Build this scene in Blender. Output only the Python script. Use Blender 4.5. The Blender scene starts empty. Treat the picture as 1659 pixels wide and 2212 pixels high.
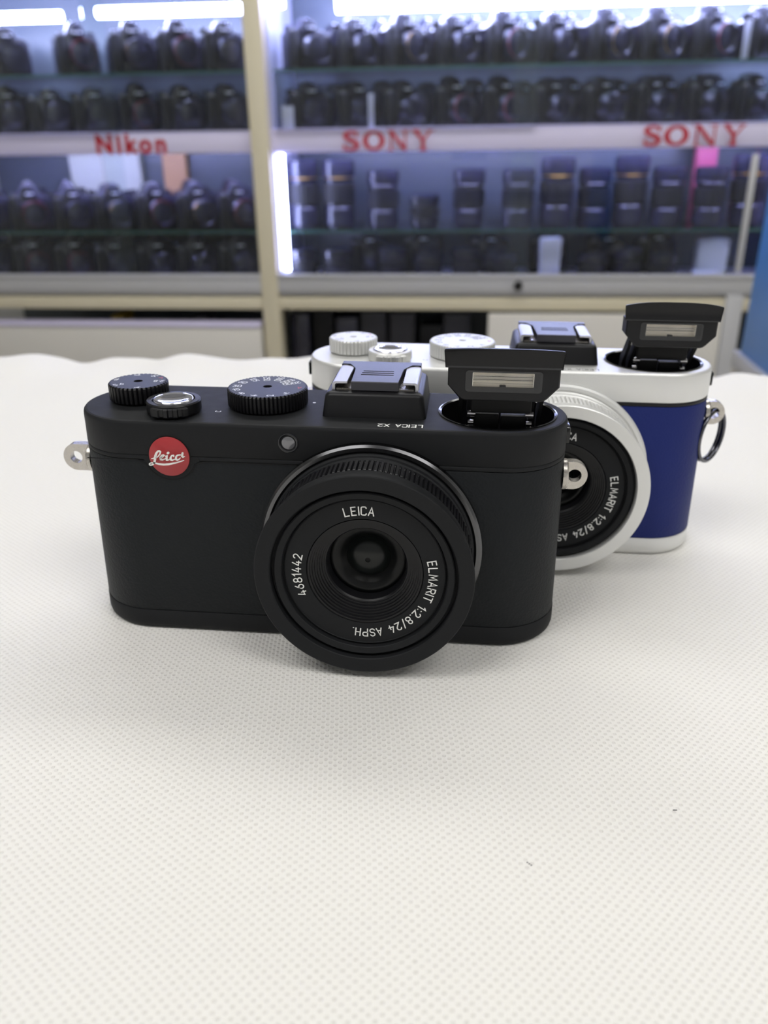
import bpy, math, random
from mathutils import Matrix, Vector
from mathutils.geometry import tessellate_polygon
PI = math.pi
sc = bpy.context.scene
col = sc.collection
random.seed(7)

# ---------------------------------------------------------------- camera, world, exposure
# (metres; origin under the middle of the front camera, +y away from the photographer, table top z = 0)
F_PX = 1796.6
cam_d = bpy.data.cameras.new('camera')
cam = bpy.data.objects.new('camera', cam_d); col.objects.link(cam); sc.camera = cam
cam_d.sensor_fit = 'VERTICAL'; cam_d.sensor_height = 24.0
cam_d.lens = F_PX/2212*24.0
yaw, pitch, roll = 0.0949, 0.4279, 0.0025
cam.location = (0.035013, -0.201213, 0.122427)
fwd = Vector((-math.sin(yaw)*math.cos(pitch), math.cos(yaw)*math.cos(pitch), -math.sin(pitch)))
rt = Vector((math.cos(yaw), math.sin(yaw), 0)); up = rt.cross(fwd)
r2 = rt*math.cos(roll)+up*math.sin(roll); u2 = -rt*math.sin(roll)+up*math.cos(roll)
cam.rotation_mode = 'QUATERNION'
cam.rotation_quaternion = Matrix((r2, u2, -fwd)).transposed().to_quaternion()
cam_d.clip_start = 0.01; cam_d.clip_end = 30
cam_d.dof.use_dof = True; cam_d.dof.focus_distance = 0.192
cam_d.dof.aperture_fstop = cam_d.lens/1.75            # entrance pupil 1.75 mm across, as on a phone

w = bpy.data.worlds.new('world'); sc.world = w; w.use_nodes = True
w.node_tree.nodes['Background'].inputs[0].default_value = (0.80, 0.86, 1.0, 1)
w.node_tree.nodes['Background'].inputs[1].default_value = 0.25
sc.view_settings.view_transform = 'Standard'; sc.view_settings.look = 'None'
sc.view_settings.gamma = 1.0; sc.view_settings.use_curve_mapping = False
sc.view_settings.exposure = 0.17
CEIL_W = 6.6        # radiance of the ceiling light panels
LED_W = 34.0        # radiance of the showcase tubes

# ---------------------------------------------------------------- materials
def lin(c):
    return tuple(((v/255)/12.92 if v/255 <= .04045 else ((v/255+.055)/1.055)**2.4) for v in c)+(1,)
def mat(name, rgb, rough=.5, metal=0., spec=.5, bump=None, coat=0., emit=0., trans=0., var=None, ior=None):
    m = bpy.data.materials.new(name); m.use_nodes = True; nt = m.node_tree; b = nt.nodes['Principled BSDF']
    b.inputs['Base Color'].default_value = lin(rgb); b.inputs['Roughness'].default_value = rough
    b.inputs['Metallic'].default_value = metal; b.inputs['Specular IOR Level'].default_value = spec
    b.inputs['Coat Weight'].default_value = coat
    b.inputs['Transmission Weight'].default_value = trans
    if ior: b.inputs['IOR'].default_value = ior
    if emit:
        b.inputs['Emission Color'].default_value = lin(rgb); b.inputs['Emission Strength'].default_value = emit
    tc = nt.nodes.new('ShaderNodeTexCoord')
    if bump:
        scale, dist, kind = bump
        t = nt.nodes.new('ShaderNodeTexNoise' if kind == 'noise' else 'ShaderNodeTexVoronoi')
        t.inputs['Scale'].default_value = scale
        nt.links.new(tc.outputs['Object'], t.inputs['Vector'])
        bp = nt.nodes.new('ShaderNodeBump'); bp.inputs['Distance'].default_value = dist; bp.inputs['Strength'].default_value = 1
        if kind == 'leather':
            n2 = nt.nodes.new('ShaderNodeTexNoise'); n2.inputs['Scale'].default_value = scale*.6; n2.inputs['Detail'].default_value = 4
            nt.links.new(tc.outputs['Object'], n2.inputs['Vector'])
            mx = nt.nodes.new('ShaderNodeMath'); mx.operation = 'ADD'
            nt.links.new(t.outputs[0], mx.inputs[0]); nt.links.new(n2.outputs[0], mx.inputs[1])
            nt.links.new(mx.outputs[0], bp.inputs['Height'])
        else:
            nt.links.new(t.outputs[0], bp.inputs['Height'])
        nt.links.new(bp.outputs[0], b.inputs['Normal'])
    if var:
        n = nt.nodes.new('ShaderNodeTexNoise'); n.inputs['Scale'].default_value = var[0]
        nt.links.new(tc.outputs['Object'], n.inputs['Vector'])
        mr = nt.nodes.new('ShaderNodeMapRange'); mr.inputs[3].default_value = max(0.02, rough-var[1]); mr.inputs[4].default_value = rough+var[1]
        nt.links.new(n.outputs[0], mr.inputs[0]); nt.links.new(mr.outputs[0], b.inputs['Roughness'])
    return m
M = {}
M['black_ano'] = mat('black_anodised', (27, 28, 30), .60, 0, .2, bump=(9000, 4e-6, 'noise'), var=(300, .05))
M['black_leather'] = mat('black_leather', (20, 23, 26), .58, 0, .25, bump=(1500, 7e-5, 'leather'))
M['black_plastic'] = mat('black_plastic', (17, 17, 20), .40, 0, .32, bump=(7000, 5e-6, 'noise'))
M['black_gloss'] = mat('black_gloss', (10, 10, 12), .15, 0, .5)
M['black_dark'] = mat('black_matte', (7, 7, 9), .6, 0, .3)
M['cover_grey'] = mat('shoe_cover_plastic', (42, 42, 50), .36, 0, .6, bump=(9000, 5e-6, 'noise'))
M['silver_ano'] = mat('silver_anodised', (226, 226, 224), .42, .55, .5, bump=(9000, 4e-6, 'noise'))
M['silver_lens'] = mat('silver_lens_metal', (224, 224, 222), .42, .5, .5)
M['chrome'] = mat('chrome', (215, 213, 208), .18, 1, .5, var=(400, .08))
M['steel'] = mat('brushed_steel', (190, 185, 178), .28, 1, .5, var=(600, .08))
M['rail_silver'] = mat('shoe_rail_metal', (206, 206, 214), .40, .8, .5, bump=(3500, 4e-5, 'noise'))
M['blue_leather'] = mat('blue_leather', (22, 36, 100), .55, 0, .25, bump=(1500, 7e-5, 'leather'))
M['red'] = mat('red_enamel', (168, 50, 54), .35, 0, .5)
M['white_ink'] = mat('white_ink', (232, 232, 228), .5)
M['grey_ink'] = mat('grey_ink', (120, 120, 122), .5)
M['red_ink'] = mat('red_ink', (190, 60, 60), .5)
M['glass_dark'] = mat('coated_front_glass', (5, 6, 7), .28, 0, .25)
M['glass_inner'] = mat('inner_lens_glass', (17, 21, 20), .25, 0, .35)
M['lamp_glass'] = mat('lamp_glass', (120, 120, 124), .08, .3, .7)
M['mirror'] = mat('polished_button', (226, 226, 236), .03, 1, .5)
M['reflector'] = mat('flash_reflector', (255, 250, 240), .32, .85, .8)
M['flash_frame'] = mat('flash_window_frame', (31, 32, 35), .22, 0, .6)
M['pin'] = mat('hinge_pin_steel', (200, 198, 200), .22, 1)
M['dark_steel'] = mat('dark_split_ring', (92, 92, 98), .18, 1)
M['beige'] = mat('beige_powder_coat', (222, 213, 186), .45, bump=(800, 2e-5, 'noise'))
M['white_pl'] = mat('white_acrylic_fascia', (222, 216, 244), .35, bump=(60, 1e-4, 'noise'))
M['white_pan'] = mat('white_panel', (226, 222, 214), .5, bump=(200, 2e-5, 'noise'))
M['cab_inner'] = mat('pale_cabinet_lining', (208, 208, 226), .4, bump=(40, 1e-4, 'noise'))
M['cab_back'] = mat('cabinet_back', (84, 92, 98), .35, bump=(40, 1e-4, 'noise'))
M['alu'] = mat('aluminium_track', (206, 206, 208), .4, .3, .5, bump=(300, 2e-5, 'noise'))
M['slr'] = mat('slr_black_plastic', (34, 34, 54), .26, 0, .9, bump=(900, 6e-5, 'noise'))
M['slr_rubber'] = mat('slr_grip_rubber', (20, 20, 24), .5, 0, .5, bump=(1200, 1e-4, 'noise'))
M['slr_gloss'] = mat('slr_gloss_plastic', (30, 30, 44), .10, 0, 1)
M['gold'] = mat('gold_ring', (190, 150, 70), .3, 1)
M['slr_white'] = mat('slr_badge_white', (225, 225, 235), .3)
M['red_plastic'] = mat('red_plastic', (170, 30, 20), .35)
M['card_white'] = mat('white_card', (226, 226, 238), .5)
M['card_cream'] = mat('cream_carton', (222, 224, 206), .6)
M['card_tan'] = mat('tan_carton', (206, 160, 112), .6)
M['card_pink'] = mat('pink_card', (214, 96, 132), .5)
M['blue_board'] = mat('blue_board', (82, 144, 214), .4, bump=(30, 1e-4, 'noise'))
M['sign_red'] = mat('sign_red', (186, 22, 40), .4)
M['yellow'] = mat('yellow_box', (200, 170, 50), .5)
M['floor'] = mat('floor_tile', (150, 146, 138), .35, bump=(20, 1e-4, 'noise'))
M['wall'] = mat('wall_paint', (214, 214, 210), .7, bump=(120, 5e-5, 'noise'))
M['ceil'] = mat('ceiling_paint', (224, 224, 220), .8, bump=(120, 5e-5, 'noise'))
M['counter'] = mat('counter_laminate', (205, 202, 192), .5, bump=(100, 2e-5, 'noise'))
M['led'] = mat('led_tube_light', (198, 202, 255), .5, emit=LED_W)
M['ceil_light'] = mat('ceiling_panel_light', (255, 254, 251), .5, emit=CEIL_W)

def glass_mat(name, tint, gloss):
    m = bpy.data.materials.new(name); m.use_nodes = True; nt = m.node_tree; nt.nodes.clear()
    o = nt.nodes.new('ShaderNodeOutputMaterial'); mx = nt.nodes.new('ShaderNodeMixShader')
    t = nt.nodes.new('ShaderNodeBsdfTransparent'); t.inputs[0].default_value = tint
    g = nt.nodes.new('ShaderNodeBsdfGlossy'); g.inputs['Roughness'].default_value = .03
    f = nt.nodes.new('ShaderNodeFresnel'); f.inputs[0].default_value = 1.45
    mm = nt.nodes.new('ShaderNodeMath'); mm.operation = 'MULTIPLY'; mm.inputs[1].default_value = gloss
    nt.links.new(f.outputs[0], mm.inputs[0]); nt.links.new(mm.outputs[0], mx.inputs[0])
    nt.links.new(t.outputs[0], mx.inputs[1]); nt.links.new(g.outputs[0], mx.inputs[2]); nt.links.new(mx.outputs[0], o.inputs[0])
    return m
M['pane'] = glass_mat('sliding_glass', (.94, .97, .97, 1), 1.0)
M['clear'] = glass_mat('flash_cover_glass', (.97, .97, .97, 1), 1.2)
M['shelf_glass'] = glass_mat('green_shelf_glass', (.80, .90, .86, 1), 1.3)
M['shelf_edge'] = mat('green_glass_edge', (70, 112, 98), .15, 0, .6)

def cloth_mat():
    m = bpy.data.materials.new('white_woven_cloth'); m.use_nodes = True; nt = m.node_tree; b = nt.nodes['Principled BSDF']
    N = nt.nodes.new; L = nt.links.new
    b.inputs['Roughness'].default_value = .75; b.inputs['Specular IOR Level'].default_value = .25
    b.inputs['Sheen Weight'].default_value = .1
    tc = N('ShaderNodeTexCoord'); mp = N('ShaderNodeMapping'); mp.inputs['Rotation'].default_value = (0, 0, math.radians(-7))
    L(tc.outputs['Object'], mp.inputs[0])
    nz = N('ShaderNodeTexNoise'); nz.inputs['Scale'].default_value = 14; nz.inputs['Detail'].default_value = 2
    L(mp.outputs[0], nz.inputs['Vector'])
    wob = N('ShaderNodeVectorMath'); wob.operation = 'SCALE'; wob.inputs['Scale'].default_value = .0035
    L(nz.outputs['Color'], wob.inputs[0])
    ad = N('ShaderNodeVectorMath'); ad.operation = 'ADD'; L(mp.outputs[0], ad.inputs[0]); L(wob.outputs[0], ad.inputs[1])
    sp = N('ShaderNodeSeparateXYZ'); L(ad.outputs[0], sp.inputs[0])
    def sn(out, period):
        a = N('ShaderNodeMath'); a.operation = 'MULTIPLY'; a.inputs[1].default_value = 2*PI/period; L(out, a.inputs[0])
        s = N('ShaderNodeMath'); s.operation = 'SINE'; L(a.outputs[0], s.inputs[0]); return s.outputs[0]
    sx = sn(sp.outputs[0], .0021); sy = sn(sp.outputs[1], .0019)
    pr = N('ShaderNodeMath'); pr.operation = 'MULTIPLY'; L(sx, pr.inputs[0]); L(sy, pr.inputs[1])
    mr = N('ShaderNodeMapRange'); mr.inputs[1].default_value = .15; mr.inputs[2].default_value = .75; L(pr.outputs[0], mr.inputs[0])
    mr.interpolation_type = 'SMOOTHSTEP'                                # 1 in a pore of the weave, 0 on the thread
    # pores come through darker, thread white
    fine = N('ShaderNodeTexNoise'); fine.inputs['Scale'].default_value = 900; L(mp.outputs[0], fine.inputs['Vector'])
    mul = N('ShaderNodeMath'); mul.operation = 'MULTIPLY'; L(mr.outputs[0], mul.inputs[0]); L(fine.outputs[0], mul.inputs[1])
    mc = N('ShaderNodeMix'); mc.data_type = 'RGBA'
    mc.inputs[6].default_value = lin((236, 234, 229)); mc.inputs[7].default_value = lin((212, 209, 203))
    L(mul.outputs[0], mc.inputs[0]); L(mc.outputs[2], b.inputs['Base Color'])
    inv = N('ShaderNodeMath'); inv.operation = 'MULTIPLY'; inv.inputs[1].default_value = -1; L(mr.outputs[0], inv.inputs[0])
    sx2 = sn(sp.outputs[0], .00105)
    hs = N('ShaderNodeMath'); hs.operation = 'MULTIPLY_ADD'; hs.inputs[1].default_value = .25; L(sx2, hs.inputs[0]); L(inv.outputs[0], hs.inputs[2])
    bp = N('ShaderNodeBump'); bp.inputs['Distance'].default_value = .00012; bp.inputs['Strength'].default_value = 1
    L(hs.outputs[0], bp.inputs['Height']); L(bp.outputs[0], b.inputs['Normal'])
    return m
M['cloth'] = cloth_mat()

# ---------------------------------------------------------------- mesh helpers (build in mm, stored in metres)
def tag(o, label=None, cat=None, group=None, kind=None):
    if label: o['label'] = label
    if cat: o['category'] = cat
    if group: o['group'] = group
    if kind: o['kind'] = kind
    return o
def empty(name, mtx=None, **k):
    o = bpy.data.objects.new(name, None); col.objects.link(o); o.empty_display_size = .02
    if mtx is not None: o.matrix_world = mtx
    return tag(o, **k)
class MB:
    def __init__(s, scale=.001): s.v = []; s.f = []; s.k = scale
    def add(s, vs, fs):
        n = len(s.v); s.v += [tuple(v) for v in vs]; s.f += [tuple(i+n for i in f) for f in fs]; return s
    def box(s, x0, x1, y0, y1, z0, z1, b=0.):
        if b <= 0:
            vs = [(x, y, z) for x in (x0, x1) for y in (y0, y1) for z in (z0, z1)]
            return s.add(vs, [(0, 1, 3, 2), (4, 6, 7, 5), (0, 4, 5, 1), (2, 3, 7, 6), (0, 2, 6, 4), (1, 5, 7, 3)])
        import bmesh
        bm = bmesh.new(); bmesh.ops.create_cube(bm, size=1)
        for v in bm.verts: v.co = Vector(((x0+x1)/2+v.co.x*(x1-x0), (y0+y1)/2+v.co.y*(y1-y0), (z0+z1)/2+v.co.z*(z1-z0)))
        bmesh.ops.bevel(bm, geom=bm.edges[:], offset=b, segments=2, affect='EDGES', profile=.5)
        bm.verts.index_update()
        s.add([v.co[:] for v in bm.verts], [[v.index for v in f.verts] for f in bm.faces]); bm.free(); return s
    def loops(s, loops, cap0=True, cap1=True, closed=True):
        n = len(loops[0]); vs = [p for l in loops for p in l]; fs = []
        for i in range(len(loops)-1):
            for j in range(n if closed else n-1):
                a = i*n+j; b = i*n+(j+1) % n; fs.append((a, b, b+n, a+n))
        if cap0: fs.append(tuple(range(n))[::-1])
        if cap1: fs.append(tuple(range((len(loops)-1)*n, len(loops)*n)))
        return s.add(vs, fs)
    def build(s, name, m, parent=None, smooth=40, xf=None, **k):
        me = bpy.data.meshes.new(name)
        kk = s.k
        vs = [(x*kk, y*kk, z*kk) for x, y, z in s.v]
        if xf is not None: vs = [tuple(xf @ Vector(v)) for v in vs]
        me.from_pydata(vs, [], s.f)
        import bmesh
        bm = bmesh.new(); bm.from_mesh(me); bmesh.ops.recalc_face_normals(bm, faces=bm.faces); bm.to_mesh(me); bm.free()
        me.materials.append(m)
        if smooth:
            me.polygons.foreach_set('use_smooth', [True]*len(me.polygons)); me.set_sharp_from_angle(angle=math.radians(smooth))
        o = bpy.data.objects.new(name, me); col.objects.link(o)
        if parent is not None: o.parent = parent
        return tag(o, **k)
def ring(n, f): return [f(2*PI*i/n) for i in range(n)]
def lathe(mb, axis, c, prof, n=96, cap0=True, cap1=True, rf=None):
    # prof: (radius, offset along axis[, 1 if the rim function applies]); axis 'z' up, 'y' towards the viewer (offset = -y), 'x'
    L = []
    for p in prof:
        r, o = p[0], p[1]; g = len(p) > 2 and p[2]
        pts = []
        for i in range(n):
            a = 2*PI*i/n; rr = r-(rf(i, a) if (g and rf) else 0)
            u, v = rr*math.cos(a), rr*math.sin(a)
            pts.append((c[0]+u, c[1]+v, c[2]+o) if axis == 'z' else (c[0]+u, c[1]-o, c[2]+v) if axis == 'y' else (c[0]+o, c[1]+u, c[2]+v))
        L.append(pts)
    return mb.loops(L, cap0, cap1)
def prism_xz(mb, pts, y0, y1, b=0.):
    # polygon in x,z extruded from y0 (front) to y1 (back); b: bevel inset on the front edge
    def ins(P, d):
        out = []; n = len(P); A = sum(P[i][0]*P[(i+1) % n][1]-P[(i+1) % n][0]*P[i][1] for i in range(n)); sg = 1 if A > 0 else -1
        for i in range(n):
            p0, p1, p2 = Vector(P[i-1]), Vector(P[i]), Vector(P[(i+1) % n])
            e1 = (p1-p0).normalized(); e2 = (p2-p1).normalized(); n1 = Vector((-e1.y, e1.x))*sg; n2 = Vector((-e2.y, e2.x))*sg
            m = (n1+n2); m = m/max(.3, m.length_squared)*2 if m.length > 1e-6 else n1
            out.append(tuple(p1+m*d))
        return out
    L = []
    if b > 0: L += [[(x, y0, z) for x, z in ins(pts, b)], [(x, y0+b*.3, z) for x, z in ins(pts, b*.3)], [(x, y0+b, z) for x, z in pts],
                    [(x, y1-b, z) for x, z in pts], [(x, y1-b*.3, z) for x, z in ins(pts, b*.3)], [(x, y1, z) for x, z in ins(pts, b)]]
    else: L = [[(x, y0, z) for x, z in pts], [(x, y1, z) for x, z in pts]]
    return mb.loops(L)
def rrect(x0, x1, z0, z1, r, n=5):
    P = []
    for cx, cz, a0 in ((x1-r, z1-r, 0), (x0+r, z1-r, PI/2), (x0+r, z0+r, PI), (x1-r, z0+r, 1.5*PI)):
        for i in range(n+1):
            a = a0+PI/2*i/n; P.append((cx+r*math.cos(a), cz+r*math.sin(a)))
    return P

# ---------------------------------------------------------------- stroke lettering
def A_(cx, cy, rx, ry, a0, a1, n=10): return [(cx+rx*math.cos(math.radians(a0+(a1-a0)*i/n)), cy+ry*math.sin(math.radians(a0+(a1-a0)*i/n))) for i in range(n+1)]
# glyph cell: 4 wide, 6 high
GL = {
 'L': [[(0, 6), (0, 0), (3, 0)]], 'E': [[(3, 6), (0, 6), (0, 0), (3, 0)], [(0, 3.1), (2.6, 3.1)]], 'I': [[(0, 0), (0, 6)]],
 'C': [[(3.4, 5)]+A_(2.6, 5, .8, 1, 0, 90, 4)+A_(1, 5, 1, 1, 90, 180, 4)+A_(1, 1, 1, 1, 180, 270, 4)+A_(2.6, 1, .8, 1, 270, 360, 4)],
 'A': [[(0, 0), (1.8, 6), (3.6, 0)], [(.6, 2), (3, 2)]], 'M': [[(0, 0), (.3, 6), (2, 1.8), (3.7, 6), (4, 0)]],
 'R': [[(0, 0), (0, 6), (2.2, 6)]+A_(2.2, 4.5, 1.3, 1.5, 90, -90, 8)+[(0, 3)], [(1.8, 3), (3.5, 0)]],
 'T': [[(0, 6), (3.6, 6)], [(1.8, 6), (1.8, 0)]], 'P': [[(0, 0), (0, 6), (2.2, 6)]+A_(2.2, 4.4, 1.3, 1.6, 90, -90, 8)+[(0, 2.8)]],
 'H': [[(0, 0), (0, 6)], [(3.4, 0), (3.4, 6)], [(0, 3), (3.4, 3)]],
 'S': [A_(1.7, 4.5, 1.6, 1.5, 20, 250, 10)+A_(1.7, 1.55, 1.7, 1.5, 90, -160, 10)],
 'X': [[(0, 0), (3.4, 6)], [(0, 6), (3.4, 0)]],
 '1': [[(0, 4.6), (1.3, 6), (1.3, 0)]], '2': [A_(1.6, 4.4, 1.6, 1.6, 170, -20, 10)+[(2.7, 3.2), (0, 0), (3.4, 0)]],
 '4': [[(1.6, 6), (0, 1.6), (3.4, 1.6)], [(2.4, 3.2), (2.4, 0)]],
 '5': [[(3, 6), (.3, 6), (.1, 3.4)]+A_(1.6, 1.9, 1.7, 1.9, 120, -140, 10)],
 '6': [[(2.6, 6), (.6, 3.2)]+A_(1.65, 1.8, 1.65, 1.8, 150, -210, 16)],
 '8': [A_(1.7, 4.5, 1.45, 1.5, 0, 360, 16), A_(1.7, 1.55, 1.7, 1.55, 0, 360, 16)],
 '3': [[(0, 6), (3, 6), (1.4, 3.5)]+A_(1.5, 1.8, 1.7, 1.8, 80, -150, 10)],
 '0': [[(0, 1)]+A_(1, 5, 1, 1, 180, 90, 4)+A_(2.3, 5, 1, 1, 90, 0, 4)+A_(2.3, 1, 1, 1, 0, -90, 4)+A_(1, 1, 1, 1, -90, -180, 4)],
 '.': [[(.2, .2), (.4, .2)]], ':': [[(.3, 1), (.5, 1)], [(.3, 4), (.5, 4)]], '/': [[(0, -.6), (2.4, 6.6)]], '+': [[(0, 3), (2.4, 3)], [(1.2, 1.8), (1.2, 4.2)]],
 '7': [[(0, 6), (3.3, 6), (1, 0)]], '9': [A_(1.65, 4.2, 1.65, 1.8, 0, 360, 14), [(3.2, 3.7), (1, 0)]],
}
GW = {'I': 0, '1': 1.5, '.': .6, ':': .8, '/': 2.4, ' ': 2.2, 'M': 4, '+': 2.4}
LAYER = [0]
def stroke(mb, pts, f, hw):
    # one mitred ribbon with round ends; successive strokes lie a hair apart so that crossings do not coincide
    P = [(p[0], p[1], p[2] if len(p) > 2 else hw) for p in pts]
    Q = [P[0]]
    for p in P[1:]:
        if math.hypot(p[0]-Q[-1][0], p[1]-Q[-1][1]) > 1e-6: Q.append(p)
    P = Q
    LAYER[0] = (LAYER[0]+1) % 5; lift = .02*hw*LAYER[0]
    o = Vector(f(P[0][0], P[0][1])); n = (Vector(f(P[0][0]+hw, P[0][1]))-o).cross(Vector(f(P[0][0], P[0][1]+hw))-o).normalized()
    if n.z-n.y < 0: n = -n
    g = lambda u, v: tuple(Vector(f(u, v))+n*lift)
    def disc(p, k=12): mb.add([g(p[0]+p[2]*math.cos(2*PI*i/k), p[1]+p[2]*math.sin(2*PI*i/k)) for i in range(k)], [tuple(range(k))])
    if len(P) < 2: return disc(P[0])
    closed = math.hypot(P[0][0]-P[-1][0], P[0][1]-P[-1][1]) < 1e-6 and len(P) > 3
    if closed: P = P[:-1]
    N = len(P); L = []; Rr = []
    for i, p in enumerate(P):
        a = P[i-1] if (i > 0 or closed) else None; b = P[(i+1) % N] if (i < N-1 or closed) else None
        def d(q, r_):
            l = math.hypot(r_[0]-q[0], r_[1]-q[1]) or 1; return ((r_[0]-q[0])/l, (r_[1]-q[1])/l)
        d1 = d(a, p) if a else d(p, b); d2 = d(p, b) if b else d1
        mx, my = -(d1[1]+d2[1]), d1[0]+d2[0]; l2 = max(mx*mx+my*my, .6); mx, my = 2*mx/l2, 2*my/l2
        L.append((p[0]+mx*p[2], p[1]+my*p[2])); Rr.append((p[0]-mx*p[2], p[1]-my*p[2]))
    vs = [g(*q) for q in L]+[g(*q) for q in Rr]
    mb.add(vs, [(i, N+i, N+(i+1) % N, (i+1) % N) for i in range(N if closed else N-1)])
    if not closed:
        for p, q in ((P[0], P[1]), (P[-1], P[-2])):
            a0 = math.atan2(p[1]-q[1], p[0]-q[0])
            mb.add([g(p[0]+p[2]*math.cos(a0-PI/2+PI*i/8), p[1]+p[2]*math.sin(a0-PI/2+PI*i/8)) for i in range(9)], [tuple(range(9))])
def text(mb, s, size, f, hw=.33, gap=1.5, centre=True):
    # size = cap height in mm; f(u, v): u along the baseline, v up (mm)
    k = size/6; W = sum(GW.get(c, 3.4)+gap for c in s)-gap; x = -W/2 if centre else 0
    for c in s:
        for pl in GL.get(c, []):
            stroke(mb, [((x+p[0])*k, p[1]*k) for p in pl], f, hw*k)
        x += GW.get(c, 3.4)+gap
    return W*k
def ring_text(mb, s, size, cx, cz, y, r, a0, pitch_mm, hw=.43):
    # clockwise around the lens seen from the front; a0 = angle (deg) of the first letter's left edge
    k = size/6; a = math.radians(a0); 
    adv = sum(GW.get(c, 3.4)+1.5 for c in s)*k
    scale = pitch_mm*1.0
    pos = 0
    for c in s:
        w = GW.get(c, 3.4)
        for pl in GL.get(c, []):
            pts = [((p[0]-w/2)*k, p[1]*k) for p in pl]
            am = a-(pos+w/2*k)*scale/r
            def f(u, v, am=am):
                tx, tz = math.sin(am), -math.cos(am); rx, rz = math.cos(am), math.sin(am)
                return (cx+rx*(r+v)+tx*u, y, cz+rz*(r+v)+tz*u)
            stroke(mb, pts, f, hw*k)
        pos += (w+1.5)*k

# ---------------------------------------------------------------- the compact camera
H, HT = 58.9, 16.1
LX, LZ = 14.18, 28.1
def outl(z, inset=0, n=40):
    hw = (62-HT)*1.0; k = 1-.00022*(z-30)
    P = []
    r = HT-inset
    for cxs, a0 in ((hw, -PI/2), (-hw, PI/2)):
        for i in range(n+1):
            a = a0+PI*i/n; P.append((k*(cxs+r*math.cos(a)), r*math.sin(a), z))
    # extra points along the flats keep shading even
    return P
def loft(prof): return [outl(z, i) for i, z in prof]

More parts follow.
